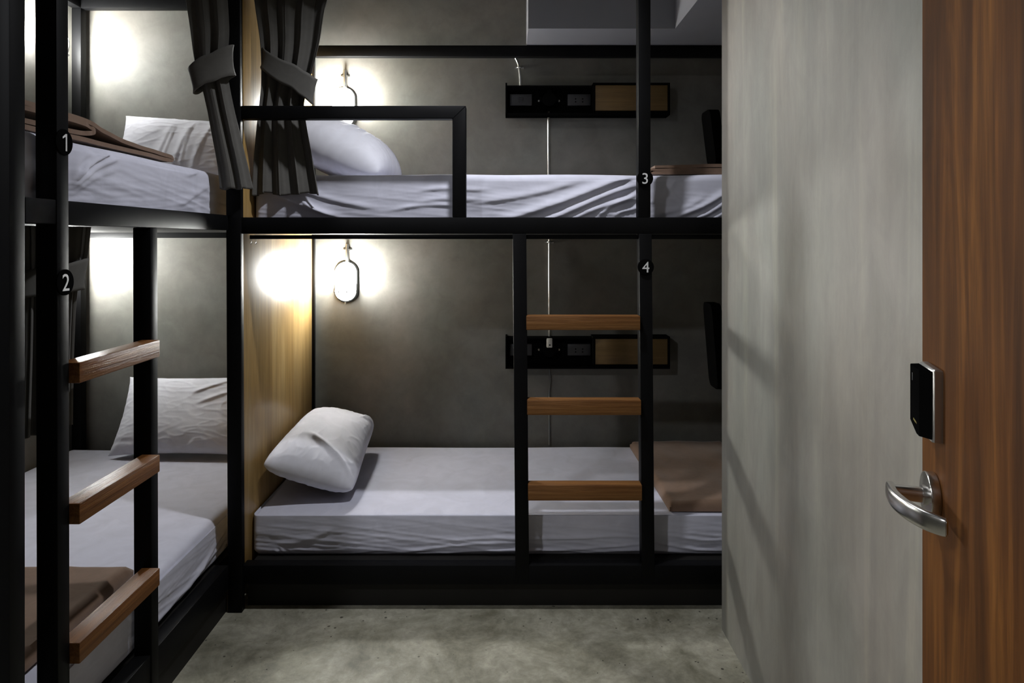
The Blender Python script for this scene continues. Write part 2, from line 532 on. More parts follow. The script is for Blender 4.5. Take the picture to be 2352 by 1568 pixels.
mk('added_end_panel', B(-2.06, LX - .05, LN + .012, LN + .030, 0.02, TOPZ), M['board'], lk)  # added board, all but unseen: blocks the ceiling light to shade the left floor
mk('ladder_stile', B(LX - .048, LX, 1.508, 1.549, 0.0, TOPZ, bev=bl, lean=0.006), M['black'], lk)
mk('ladder_stile', B(LX - .05, LX, 1.907, 1.945, 0.0, l_up0, bev=bl, lean=0.004), M['black'], lk)
for (zt, zb) in ((-.277, -.3245), (-.597, -.645), (-.913, -.9615)):
    mk('ladder_rung', B(-1.024, -.973, 1.549, 1.9065, H + zb, H + zt, bev=.003), M['rungy'], lk)
plate(lk, '1', (LX + .0005, 1.531, H + .220), (1, 0, 0))
plate(lk, '2', (LX + .003, 1.531, H - .094), (1, 0, 0))

# ------------------------------------------------------------------ mattresses
def rounded_box(x0, x1, y0, y1, z0, z1, r, st, disp):
    lo = Vector((x0, y0, z0)); hi = Vector((x1, y1, z1))
    n = [max(4, round((hi[i] - lo[i]) / st[i])) for i in range(3)]
    bm = bmesh.new()
    keys = {}
    def vert(i, j, k):
        key = (i, j, k)
        if key in keys:
            return keys[key]
        fr = [i / n[0], j / n[1], k / n[2]]
        for a_ in range(2):
            if st[a_] > .015:                   # coarse way across: rows drawn together at the edges
                fr[a_] = .22 * fr[a_] + .78 * (.5 - .5 * math.cos(PI * fr[a_]))
        p = Vector([lo[a_] + (hi[a_] - lo[a_]) * fr[a_] for a_ in range(3)])
        q = Vector([min(max(p[a], lo[a] + r), hi[a] - r) for a in range(3)])
        d = p - q
        # spread the outer row evenly round the edge
        dn = d.normalized() if d.length > 1e-9 else Vector((0, 0, 1))
        p2 = q + dn * r
        v = bm.verts.new(p2 + disp(p2, dn))
        keys[key] = v
        return v
    for a in range(3):
        b, c = (a + 1) % 3, (a + 2) % 3
        for side in (0, n[a]):
            for i in range(n[b]):
                for j in range(n[c]):
                    q = []
                    for (di, dj) in ((0, 0), (1, 0), (1, 1), (0, 1)):
                        id_ = [0, 0, 0]; id_[a] = side; id_[b] = i + di; id_[c] = j + dj
                        q.append(vert(*id_))
                    bm.faces.new(q if side else q[::-1])
    return bm

def ridges_fn(rs):
    pre = []
    for (ax, az, bx, bz_, h, wd) in rs:
        A = Vector((ax, az)); Bv = Vector((bx, bz_))
        L = (Bv - A).length
        pre.append((A, (Bv - A) / L, L, h, wd))
    def f(u, v):
        t = 0.0
        for A, d, L, h, wd in pre:
            q0 = u - A.x; q1 = v - A.y
            s = (q0 * d.x + q1 * d.y) / L
            if s < -0.1 or s > 1.1:
                continue
            dist = -q0 * d.y + q1 * d.x + 0.006 * math.sin(s * 5.0 + A.x * 9)
            if abs(dist) > wd * 3:
                continue
            tp = sstep(-0.1, 0.25, s) * (1 - sstep(0.8, 1.1, s))
            # steep under-side, gentle upper side
            k = dist / (wd * (1.25 if dist > 0 else 0.65))
            t += h * tp * math.exp(-k * k)
        return t
    return f

def px_ridges(lst, Y):
    return [(wx(a, Y), wz(b, Y), wx(c, Y), wz(d, Y), h, wd) for (a, b, c, d, h, wd) in lst]

def mattress(label, ext, axis, rs, seed, r=0.022, drop=0.0, wave=0.0035, step=0.0125, lump=0.0):
    x0, x1, y0, y1, z0, z1 = ext
    rf = ridges_fn(rs)
    def disp(p, n):
        o = Vector((0, 0, 0))
        if axis == 'y':
            f = max(0, -n.y); u = p.x; t = (p.y - y0) / (y1 - y0)
        else:
            f = max(0, n.x); u = p.y; t = (x1 - p.x) / (x1 - x0)
        dirv = Vector((0, -1, 0)) if axis == 'y' else Vector((1, 0, 0))
        zz = (p.z - z0) / (z1 - z0)
        # front face: folds + a soft belly + ripples that run along the sheet, stronger near the hem
        if f > 0:
            ns = noise.noise(Vector((u * 2.2 + seed, p.z * 26, seed)))
            ns2 = noise.noise(Vector((u * 5.5 + seed, p.z * 70 + u * 9, seed + 3)))
            am = wave * (1.25 - zz)
            n3 = noise.noise(Vector((u * 1.0 + seed * 3, p.z * 36 + u * 4, seed + 9)))
            n4 = noise.noise(Vector((u * 1.6 + seed * 5, p.z * 60 - u * 5, seed + 5)))
            cr = (max(0, 1 - 3.2 * abs(n3)) ** 2 * 1.1 + max(0, 1 - 3.5 * abs(n4)) ** 2 * .6) * am * sstep(1.05, .45, zz)
            o += dirv * f * (rf(u, p.z) + ns * am + ns2 * am * 0.5 + cr + 0.004 * math.sin(PI * min(1, max(0, zz))))
        up = max(0, n.z)
        if up > 0:
            ns = noise.noise(Vector((p.x * 2.6 + seed, p.y * 2.6, seed * 2)))
            o.z += up * (ns * 0.004 + lump * noise.noise(Vector((p.x * 5 + seed, p.y * 5, 1.3))))
            o.z -= drop * (1 - t)
            o.z += 0.005 * noise.noise(Vector((u * 3.1 + seed, 2.0, seed))) * (1 - sstep(0, .12, t)) - .003 * (1 - sstep(0, .05, t))
        # hem drawn in under the mattress
        if zz < 0.12 and abs(n.z) < 0.9:
            o -= Vector((n.x, n.y, 0)) * 0.012 * (1 - zz / 0.12)
        return o
    st = (.0065, .022, .0042) if axis == 'y' else (.022, .0065, .0042)
    bm = rounded_box(x0, x1, y0, y1, z0, z1, r, st, disp)
    o = mk('mattress', bm, M['sheet'], angle=180)
    return tag(o, label, 'mattress', 'mattresses in white fitted sheets')

MY = 2.556
fold_u = px_ridges([
    (1150, 508, 1470, 400, .016, .016), (1230, 512, 1470, 425, .013, .012), (1090, 470, 1330, 420, .006, .014),
    (1300, 505, 1470, 452, .009, .010), (1370, 500, 1465, 440, .007, .007), (1410, 500, 1470, 470, .006, .006),
    (1540, 505, 1680, 440, .014, .012), (1590, 505, 1690, 455, .012, .009), (1625, 505, 1700, 470, .010, .008),
    (1500, 500, 1620, 455, .006, .012), (1500, 470, 1560, 405, .005, .012),
    (600, 440, 790, 500, .010, .012), (640, 425, 860, 480, .006, .012), (680, 450, 760, 500, .008, .008),
    (960, 440, 1120, 432, .004, .010), (960, 465, 1100, 455, .004, .010), (900, 480, 1060, 470, .004, .008)], MY)
mattress('upper mattress in white sheet above the back bunk ladder, beside plate 3',
         (-0.952, 1.045, MY, 3.28, up_z0 + .0305, H + .248), 'y', fold_u, 2.0, r=.024, wave=.0013)
fold_l = px_ridges([
    (870, 1268, 1200, 1238, .0045, .006), (930, 1275, 1290, 1255, .004, .005), (1000, 1240, 1420, 1222, .003, .006),
    (1100, 1262, 1480, 1246, .004, .005), (1200, 1226, 1480, 1232, .003, .005), (1220, 1270, 1500, 1262, .004, .005),
    (1500, 1245, 1680, 1262, .004, .005), (1500, 1262, 1680, 1268, .004, .005), (1530, 1226, 1680, 1236, .003, .006),
    (630, 1258, 668, 1276, .005, .004), (645, 1256, 680, 1276, .005, .004), (665, 1258, 695, 1275, .004, .004),
    (640, 1250, 760, 1215, .004, .012), (690, 1272, 860, 1266, .004, .005), (800, 1272, 1100, 1270, .004, .004)], MY)
mattress('lower mattress in white sheet under the back bunk, behind the ladder',
         (-0.952, 1.045, MY - .015, 3.320, lo_z0 + .0626, H - 1.0), 'y', fold_l, 5.0, r=.019, drop=.024, wave=.0020)
def lr(lst, X):      # ridges on the long side of the left beds: photo points on plane X
    out = []
    for (a, b, c, d, h, wd) in lst:
        Ya, Yb = yx(a, X), yx(c, X)
        out.append((Ya, wz(b, Ya), Yb, wz(d, Yb), h, wd))
    return out
LMX = -1.06
fold_a = lr([(150, 412, 255, 343, .010, .011), (150, 430, 268, 360, .009, .011), (152, 402, 205, 343, .010, .012), (150, 421, 240, 352, .006, .006), (165, 405, 228, 340, .006, .007),
             (150, 445, 265, 385, .005, .014),
             (420, 400, 490, 388, .004, .010), (400, 470, 480, 430, .004, .014)], LMX)
mattress('upper mattress in white sheet on the left bunk, beside plate 1',
         (-2.05, LMX, 1.42, 3.285, l_up0 + .031, H + .246), 'x', fold_a, 9.0, r=.024, wave=.0022)
fold_b = lr([(300, 1500, 516, 1235, .006, .010), (330, 1510, 516, 1255, .006, .008), (360, 1480, 516, 1270, .006, .007),
             (380, 1420, 516, 1220, .005, .010), (420, 1420, 516, 1285, .005, .006)], LMX)
mattress('lower mattress in white sheet on the left bunk, behind the wooden rungs',
         (-2.105, LMX, 1.42, 3.285, l_lo0 + .0756, H - 1.0), 'x', fold_b, 13.0, r=.026, drop=.012, wave=.0022)

# ------------------------------------------------------------------ pillows
def pillow(label, corners, Tt, seed, top=1.0, bot=0.7, creases=(), ear=0.07, nu=120, nv=96, rest=-9.0, wall=-9.0, cut=0.06, vx=2.9):
    """corners: four corners of the seam, top side is the side the normal (10-00)x(01-00) looks to"""
    c00, c10, c11, c01 = [Vector(c) for c in corners]
    nrm = ((c10 - c00) + (c11 - c01)).cross((c01 - c00) + (c11 - c10)).normalized()
    bm = bmesh.new()
    rf = ridges_fn(creases)
    def pos(u, v, side):
        uu = u * (1 - ear * (1 - v * v)) ; vv = v * (1 - ear * (1 - u * u))
        cn = 1 - cut * (abs(u) * abs(v)) ** 5
        uu *= cn; vv *= cn
        a, b = (uu + 1) / 2, (vv + 1) / 2
        p = (c00 * (1 - a) + c10 * a) * (1 - b) + (c01 * (1 - a) + c11 * a) * b
        eu = max(0, 1 - abs(u) ** 2.9); ev = max(0, 1 - abs(v) ** vx)
        t = (eu * ev) ** 0.48
        # puckers run in from the seams
        pk = noise.noise(Vector((u * 2.0 + seed, v * 9.0, seed))) * (abs(u) ** 3) + noise.noise(Vector((u * 9.0, v * 2.0 + seed, seed))) * (abs(v) ** 3)
        big = noise.noise(Vector((u * 1.5 + seed, v * 1.5, side * 3.0))) * 0.10
        w1 = noise.noise(Vector((u * 1.6 + v * 2.2 + seed, (v - u * .4) * 3.4, seed + 2)))
        w2 = noise.noise(Vector((u * 2.6 - v * 3.0 + seed, (v + u * .5) * 4.0, seed + 7)))
        edge = max(abs(u), abs(v)) ** 2
        fine = (max(0, 1 - 4 * abs(w1)) ** 2 + max(0, 1 - 4.5 * abs(w2)) ** 2) * (.0009 + .0030 * edge) * t
        k = fine + Tt / 2 * t * (1 + big) + 0.006 * pk * t ** 0.5
        if side > 0:
            k = k * top + rf(u, v) * t ** 0.4
        else:
            k = k * bot
        q = p + nrm * k * side
        if q.z < rest:
            q.z = rest + (q.z - rest) * 0.04
        if q.x < wall:
            q.x = wall + (q.x - wall) * 0.04
        return q
    grids = []
    for side in (1, -1):
        g = {}
        for i in range(nu + 1):
            for j in range(nv + 1):
                edge = i in (0, nu) or j in (0, nv)
                if side < 0 and edge:
                    g[i, j] = grids[0][i, j]
                    continue
                u = -math.cos(PI * i / nu) * 0.35 + (2 * i / nu - 1) * 0.65
                v = -math.cos(PI * j / nv) * 0.35 + (2 * j / nv - 1) * 0.65
                g[i, j] = bm.verts.new(pos(u, v, side))
        grids.append(g)
        for i in range(nu):
            for j in range(nv):
                q = [g[i, j], g[i + 1, j], g[i + 1, j + 1], g[i, j + 1]]
                bm.faces.new(q if side > 0 else q[::-1])
    o = mk('pillow', bm, M['pillow'], angle=180)
    return tag(o, label, 'pillow', 'white pillows on the bunks')

# lying tilted against the oak panel: u runs from the panel down to the bed, v from front to back
pillow('white pillow tilted against the oak panel on the lower back bed',
       [(-0.938, 2.565, H - .845), (-0.597, 2.64, H - .975), (-0.63, 3.25, H - .875), (-0.935, 3.21, H - .815)], 0.25, 3.0, 0.95, 0.75,
       creases=[(-0.45, -0.48, 0.93, -0.92, .013, .045), (0.1, -0.55, 0.85, -0.80, .005, .05), (0.6, 0.7, 0.95, 0.95, .010, .05), (0.55, 0.5, 0.95, 0.7, .010, .05)],
       rest=H - .998, wall=-.956, ear=.04, vx=2.1)
pillow('white pillow propped against the oak panel on the upper back bed, behind the curtain',
       [(-0.92, 2.66, H + .46), (-0.50, 2.66, H + .262), (-0.49, 3.20, H + .27), (-0.92, 3.22, H + .46)], 0.24, 8.0, 1.1, 0.85,
       creases=[(0.0, -0.9, 0.1, -0.1, .006, .05), (0.15, -0.9, 0.25, -0.2, .006, .05), (0.4, -0.85, 0.4, -0.3, .005, .05)], rest=H + .251, wall=-.956, ear=.03)
pillow('white pillow standing against the wall on the upper left bed, behind the brown blanket',
       [(-1.84, 3.15, H + .25), (-1.26, 3.15, H + .255), (-1.26, 3.31, H + .565), (-1.85, 3.31, H + .60)], 0.15, 12.0, 1.0, 0.35,
       creases=[(x, -0.9, x + sk, 0.75, hh_, ww_) for x, sk, hh_, ww_ in ((-0.30, .22, .004, .05), (-0.17, .14, .003, .03), (0.02, .20, .005, .05), (0.16, .08, .003, .03), (0.36, .17, .004, .04))], ear=.05, cut=-.02)
pillow('white pillow standing against the wall on the lower left bed',
       [(-1.83, 3.13, H - .985), (-1.20, 3.13, H - .985), (-1.20, 3.31, H - .66), (-1.83, 3.31, H - .665)], 0.15, 17.0, 1.0, 0.35,
       creases=[(0.1, 0.5, 0.7, 0.9, .008, .05), (0.2, 0.2, 0.8, 0.6, .006, .05)], ear=.05, cut=-.02)

# ------------------------------------------------------------------ blankets
def ribbon(path, x0, x1, th, along='x', wob=0.004, seed=1.0, nx=26, shift=None):
    """folded cloth: a thick band following a path seen from the side, drawn out along an axis"""
    P = smooth_path([(p[0], p[1], 0) for p in path], 7)
    n = len(P)
    bm = bmesh.new()
    rows = []
    for k in range(nx + 1):
        f = k / nx
        x = x0 + (x1 - x0) * f
        row = []
        for side in (1, -1):
            for i in range(n):
                a, b = P[max(i - 1, 0)], P[min(i + 1, n - 1)]
                t = (b - a).normalized()
                q = P[i] + Vector((-t.y, t.x, 0)) * th / 2 * side
                e = wob * noise.noise(Vector((q.x * 6 + seed, f * 5, q.y * 3)))
                s = shift(f) if shift else (0, 0)
                if along == 'x':
                    row.append(Vector((x + 0.006 * noise.noise(Vector((i * .2, seed, 0))), q.x + s[0], q.y + e + s[1])))
                else:
                    row.append(Vector((q.x + s[0], x, q.y + e + s[1])))
        ring = row[:n] + row[n:][::-1]
        rows.append([bm.verts.new(v) for v in ring])
    m = 2 * n
    for k in range(nx):
        for i in range(m):
            bm.faces.new((rows[k][i], rows[k][(i + 1) % m], rows[k + 1][(i + 1) % m], rows[k + 1][i]))
    for r_ in (rows[0], rows[-1]):
        for i in range(n - 1):
            q = (r_[i], r_[i + 1], r_[m - 2 - i], r_[m - 1 - i])
            bm.faces.new(q if r_ is rows[-1] else q[::-1])
    return bm

BG = 'brown blankets folded on the beds'
z = H
path = [(1.41, .2525), (1.60, .2525), (1.80, .2535), (2.00, .254), (2.15, .254), (2.195, .255), (2.207, .260), (2.19, .2665), (2.08, .2695), (1.95, .274), (1.84, .288),
        (1.76, .302), (1.60, .306), (1.44, .306), (1.415, .3005), (1.44, .295), (1.60, .296), (1.70, .296), (1.765, .292), (1.79, .283), (1.775, .274), (1.72, .267), (1.60, .2665), (1.43, .2665)]
path = [(p[0], z + p[1] + .0035) for p in path]
o = mk('blanket', ribbon(path, -1.80, -1.085, 0.0115, 'x', 0.003, 3.0), M['blanket'], angle=60)
tag(o, 'brown blanket folded in layers on the upper left bed, beside plate 1', 'blanket', BG)

def slab_blanket(label, quad, h, seed, amp=0.008, nx=48, ny=48, r=0.02):
    """a blanket folded into a flat pad: quad = four floor-plan corners with their undersides"""
    q = [Vector(c) for c in quad]
    bm = bmesh.new()
    g = {}
    for side in (0, 1):
        for i in range(nx + 1):
            for j in range(ny + 1):
                a, b = i / nx, j / ny
                p = (q[0] * (1 - a) + q[1] * a) * (1 - b) + (q[3] * (1 - a) + q[2] * a) * b
                d = min(a, 1 - a) * (q[1] - q[0]).length, min(b, 1 - b) * (q[3] - q[0]).length
                e = min(d)
                rr = min(1.0, e / r)
                th = h * (0.45 + 0.55 * math.sqrt(max(0, 1 - (1 - rr) ** 2)))
                wob = noise.noise(Vector((p.x * 7 + seed, p.y * 4.5, seed))) + 0.5 * noise.noise(Vector((p.x * 15 + seed, p.y * 9, seed)))
                zt = p.z + (th + amp * wob * rr if side else 0.0)
                g[side, i, j] = bm.verts.new((p.x, p.y, zt))
    for side in (0, 1):
        for i in range(nx):
            for j in range(ny):
                f = [g[side, i, j], g[side, i + 1, j], g[side, i + 1, j + 1], g[side, i, j + 1]]
                bm.faces.new(f if side else f[::-1])
    rim = [(i, 0) for i in range(nx)] + [(nx, j) for j in range(ny)] + [(i, ny) for i in range(nx, 0, -1)] + [(0, j) for j in range(ny, 0, -1)]
    for k in range(len(rim)):
        a, b = rim[k], rim[(k + 1) % len(rim)]
        bm.faces.new((g[0, a[0], a[1]], g[0, b[0], b[1]], g[1, b[0], b[1]], g[1, a[0], a[1]]))
    o = mk('blanket', bm, M['blanket'], angle=60)
    return tag(o, label, 'blanket', BG)

slab_blanket('brown blanket folded flat on the lower left bed, behind the lowest rungs',
             [(-1.93, 1.46, H - .997), (-1.12, 1.46, H - 1.000), (-1.12, 2.04, H - 1.000), (-1.93, 2.02, H - .997)], 0.034, 4.0, 0.010)
slab_blanket('brown blanket folded flat at the foot of the lower back bed, right of the ladder',
             [(0.605, 2.565, H - 1.018), (1.03, 2.565, H - 1.018), (1.03, 3.30, H - .998), (0.585, 3.29, H - .998)], 0.036, 6.0, 0.008)
pth = [(1.02, .2585), (.75, .2580), (.57, .2580), (.547, .264), (.57, .2695), (.70, .270), (1.0, .271), (1.015, .2765), (.98, .282), (.80, .286), (.70, .283), (.60, .280), (.562, .279)]
pth = [(p[0], H + p[1] + .002) for p in pth]
o = mk('blanket', ribbon(pth, 2.62, 3.12, 0.0125, 'y', 0.002, 8.0), M['blanket'], angle=60)
tag(o, 'brown blanket folded at the foot of the upper back bed, beside plate 3', 'blanket', BG)

# ------------------------------------------------------------------ curtains
def lerp_table(tab, z):
    """rows joined by a smooth curve (no kinks, no ripples)"""
    n = len(tab)
    if z >= tab[0][0]:
        return tab[0][1:]
    if z <= tab[-1][0]:
        return tab[-1][1:]
    for k in range(n - 1):
        a, b = tab[k], tab[k + 1]
        if z >= b[0]:
            h = b[0] - a[0]; t = (z - a[0]) / h
            out = []
            for c in range(1, len(a)):
                ma = (b[c] - tab[k - 1][c]) / (b[0] - tab[k - 1][0]) if k > 0 else (b[c] - a[c]) / h
                mb = (tab[k + 2][c] - a[c]) / (tab[k + 2][0] - a[0]) if k + 2 < n else (b[c] - a[c]) / h
                t2, t3 = t * t, t * t * t
                out.append((2 * t3 - 3 * t2 + 1) * a[c] + (t3 - 2 * t2 + t) * h * ma + (-2 * t3 + 3 * t2) * b[c] + (t3 - t2) * h * mb)
            return out

def curtain(label, tab, wdir, folds, seed, tie, nz=110, nu=150, hem=0.0):
    """tab rows: z, centre x, centre y, width, fold depth ; tie: (z0, z1, slope, half width, half depth)"""
    wd = Vector((*wdir, 0)).normalized()
    dp = Vector((-wd.y, wd.x, 0))
    bm = bmesh.new()
    zt, zb = tab[0][0], tab[-1][0]
    rows = []
    for k in range(nz + 1):
        f = k / nz
        z = zt + (zb - zt) * f
        cx, cy, wid, dep = lerp_table(tab, z)
        row = []
        for i in range(nu + 1):
            u = i / nu - 0.5
            ph = 2 * PI * folds * (u + 0.5) + 2.4 * noise.noise(Vector((u * 3 + seed, z * 0.35, seed)))
            am = dep * (0.75 + 0.8 * noise.noise(Vector((u * 6 + seed, z * 0.5, 4.0))))
            s = math.sin(ph)
            s = math.copysign(abs(s) ** 0.62, s)
            off = am * s
            sh = 0.12 * wid / folds * math.sin(2 * ph)
            dz = hem * noise.noise(Vector((u * 5 + seed, 0, 0))) * f
            row.append(bm.verts.new(Vector((cx, cy, z + dz)) + wd * (u * wid + sh) + dp * off))
        rows.append(row)
    for k in range(nz):
        for i in range(nu):
            bm.faces.new((rows[k][i], rows[k][i + 1], rows[k + 1][i + 1], rows[k + 1][i]))
    o = mk('curtain', bm, M['curtain'], angle=180)
    md = o.modifiers.new('thickness', 'SOLIDIFY'); md.thickness = 0.0018
    tag(o, label, 'curtain', 'charcoal curtains tied back on the bunks')
    # tie band: a slanting loop of the same cloth
    tz, th, slope, hw, hd, seedb = tie
    bm = bmesh.new()
    n = 64
    rings = []
    for k in range(9):
        f = k / 8 - 0.5
        ring = []
        for i in range(n):
            a = 2 * PI * i / n
            ca, sa = math.cos(a), math.sin(a)
            zz = tz + slope * ca * hw + f * th * (1 + 0.12 * ca) + 0.006 * noise.noise(Vector((ca * 2 + seedb, sa * 2, 1)))
            cx, cy, wid, dep = lerp_table(tab, zz)
            e = 1 + 0.03 * math.sin(a * 3 + seedb) + 0.05 * (abs(f) * 2) ** 3
            ring.append(bm.verts.new(Vector((cx, cy, zz)) + wd * hw * e * math.copysign(abs(ca) ** 0.85, ca) + dp * hd * e * math.copysign(abs(sa) ** 0.85, sa)))
        rings.append(ring)
    for k in range(8):
        for i in range(n):
            bm.faces.new((rings[k][i], rings[k][(i + 1) % n], rings[k + 1][(i + 1) % n], rings[k + 1][i]))
    t = mk('tie_band', bm, M['curtain'], o, angle=60)
    md = t.modifiers.new('thickness', 'SOLIDIFY'); md.thickness = 0.004; md.offset = 1.0
    return o

CYc = 2.5255
def crow(py, l, r, dep, Y=CYc):
    return (wz(py, Y), wx((l + r) / 2, Y), Y, (r - l) * Y / F, dep)
curtain('charcoal curtain tied back over the upper back bed, behind the safety rail',
        [crow(-45, 588, 782, .016), crow(0, 590, 752, .016), crow(100, 603, 735, .016), crow(185, 605, 715, .016), crow(240, 600, 702, .015),
         crow(290, 594, 708, .014), crow(370, 587, 724, .013), crow(446, 583, 738, .012)],
        (1, 0), 3.9, 2.0, (wz(172, CYc), 0.085, -0.62, 0.100, 0.0225, 1.0), hem=.012)
CL = [(H + 1.116, -1.078, 2.375, .150, .015), (wz(60, 2.38), wx(481, 2.38), 2.38, .132, .017), (wz(150, 2.39), wx(484, 2.39), 2.39, .108, .020),
      (wz(215, 2.39), wx(497, 2.39), 2.39, .095, .020), (wz(300, 2.395), wx(515, 2.395), 2.395, .098, .016), (wz(380, 2.40), wx(532, 2.40), 2.40, .104, .014), (wz(434, 2.40), wx(541, 2.40), 2.40, .114, .014)]
curtain('charcoal curtain tied back over the upper left bed, against the corner post', CL, (0.98, 0.20), 2.2, 6.0,
        (wz(163, 2.39), 0.095, 0.60, 0.070, 0.036, 2.0), hem=.014)
CB = [(H + .034, -1.085, 1.635, .20, .012), (wz(600, 1.64), -1.085, 1.63, .18, .012), (wz(650, 1.64), -1.087, 1.62, .155, .012), (wz(800, 1.64), -1.09, 1.615, .145, .012), (wz(985, 1.64), -1.095, 1.615, .15, .012)]
curtain('charcoal curtain tied back over the lower left bed, behind plate 2', CB, (0.30, 0.95), 4.5, 11.0,
        (wz(640, 1.64), 0.07, 0.1, 0.079, 0.022, 3.0), hem=.008)

# ------------------------------------------------------------------ bulkhead lamps
def stadium(a, b, n=48):
    out = []
    for k in range(n):
        t = 2 * PI * k / n
        x = a * math.cos(t); s = math.sin(t)
        z = (b - a) * (1 if s > 1e-6 else -1 if s < -1e-6 else 0) + a * s
        out.append((x, z))
    return out

def loft(levels, cap_end=True):
    bm = bmesh.new()
    rings = []
    for (y, a, b) in levels:
        rings.append([bm.verts.new((x, y, z)) for x, z in stadium(a, b)])
    n = len(rings[0])
    for A, C in zip(rings, rings[1:]):
        for k in range(n):
            bm.faces.new((A[k], A[(k + 1) % n], C[(k + 1) % n], C[k]))
    bm.faces.new(rings[0]); bm.faces.new(rings[-1][::-1])
    return bm

def make_lamp(label):
    """made at the origin, back on the plane y = 0, looking along -y"""
    t = thing('wall_lamp', label, 'lamp', (0, 0, 0), 'bulkhead lamps inside the bunks')
    mk('lamp_base', loft([(0, .055, .098), (-.003, .058, .1025), (-.011, .0585, .103), (-.018, .0555, .100)]), M['grey'], t, angle=50)
    mk('lamp_glass', loft([(-.018, .048, .092), (-.034, .0475, .0905), (-.050, .046, .089), (-.066, .042, .084), (-.078, .034, .076), (-.086, .020, .062), (-.088, .006, .048)]), M['glass'], t, angle=180)
    g = bmesh.new()
    def cage(x, z):                                     # how far the wire stands off the wall
        return -.040 - .056 * math.sqrt(max(0, 1 - (x / .054) ** 2 * 0.98)) ** 0.8
    for zz in (-.045,):
        tube(g, [(.0505 * math.cos(PI * k / 20), -.018 - .079 * math.sin(PI * k / 20) ** .45, zz) for k in range(21)], .0016, 8)
    for xx in (-.020, .020):
        tube(g, [(xx * (1 + 0.0 * k), -.018 - .078 * math.sin(PI * k / 28) ** 0.35, -.092 + .184 * k / 28) for k in range(29)], .0016, 8)
    tube(g, [(x, -.019, z) for x, z in stadium(.0535, .0975)], .0022, 8, closed=True)
    mk('wire_guard', g, M['black'], t)
    b = bmesh.new()
    pr = [(-.018, .0485, .0925), (-.034, .048, .0912), (-.052, .0465, .0895), (-.068, .043, .085), (-.080, .035, .077), (-.088, .021, .063), (-.0905, .006, .049)]
    rg = []
    for (y, a_, b_) in pr:                      # the glowing upper half, where the bulb sits
        q = [(x, max(zz, -.006)) for x, zz in stadium(a_, b_)]
        rg.append([b.verts.new((x, y, zz)) for x, zz in q])
    m_ = len(rg[0])
    for A, C in zip(rg, rg[1:]):
        for k in range(m_):
            b.faces.new((A[k], A[(k + 1) % m_], C[(k + 1) % m_], C[k]))
    b.faces.new(rg[0]); b.faces.new(rg[-1][::-1])
    bmesh.ops.remove_doubles(b, verts=b.verts[:], dist=1e-5)
    mk('bulb', b, M['bulb'], t, angle=60)
    mk('lamp_screw', cyl(bmesh.new(), (0, -.030, -.099), (0, 0, -1), .004, .010, 12), M['steel'], t)
    c = bmesh.new()
    pts = smooth_path([(0.006, -.018, .098), (0.006, -.016, .135), (0.004, -.013, .165), (0.005, -.013, .185)], 6)
    tube(c, pts, [.0095 - .002 * (i / (len(pts) - 1)) for i in range(len(pts))], 14)
    mk('conduit', c, M['steel'], t)
    return t

def clip(parent, at, face):
    """a saddle clip over a conduit on the wall; face is the way it looks"""
    x, y, z = at
    bm = bmesh.new()
    if abs(face[1]) > 0.5:
        tube(bm, [(x + .011 * math.cos(PI * k / 12), y - .004 - .014 * math.sin(PI * k / 12), z) for k in range(13)], .0035, 8)
        box(bm, x - .022, x - .009, y - .004, y, z - .005, z + .005, bev=.001)
        box(bm, x + .009, x + .022, y - .004, y, z - .005, z + .005, bev=.001)
    return mk('saddle_clip', bm, M['steel'], parent)

lamp = make_lamp('lit oval caged wall lamp over the lower back bed, beside the oak panel')
clip(lamp, (0.004, 0, .158), (0, -1, 0))
lamps = [((wx(790, 3.30), BACK, wz(648, 3.30)), 0, None),
         ((wx(785, 3.30), BACK, wz(243, 3.30)), 0, 'lit oval caged wall lamp over the upper back bed, behind the safety rail'),
         ((LEFT, 3.14, H + .905), PI / 2, 'lit oval caged wall lamp above the upper left bed, behind the post of plate 1'),
         ((LEFT, 3.15, H - .13), PI / 2, 'lit oval caged wall lamp over the lower left bed, on the left wall')]
for k, (loc, rz, lab) in enumerate(lamps):
    o = lamp if k == 0 else copy_tree(lamp)
    o.location = loc; o.rotation_euler = (0, 0, rz)
    if lab:
        o['label'] = lab
    if k == 2:                                  # a weaker bulb
        for ch in o.children:
            if ch.name.startswith('bulb'):
                ch.data = ch.data.copy(); ch.data.materials[0] = M['bulb_weak']

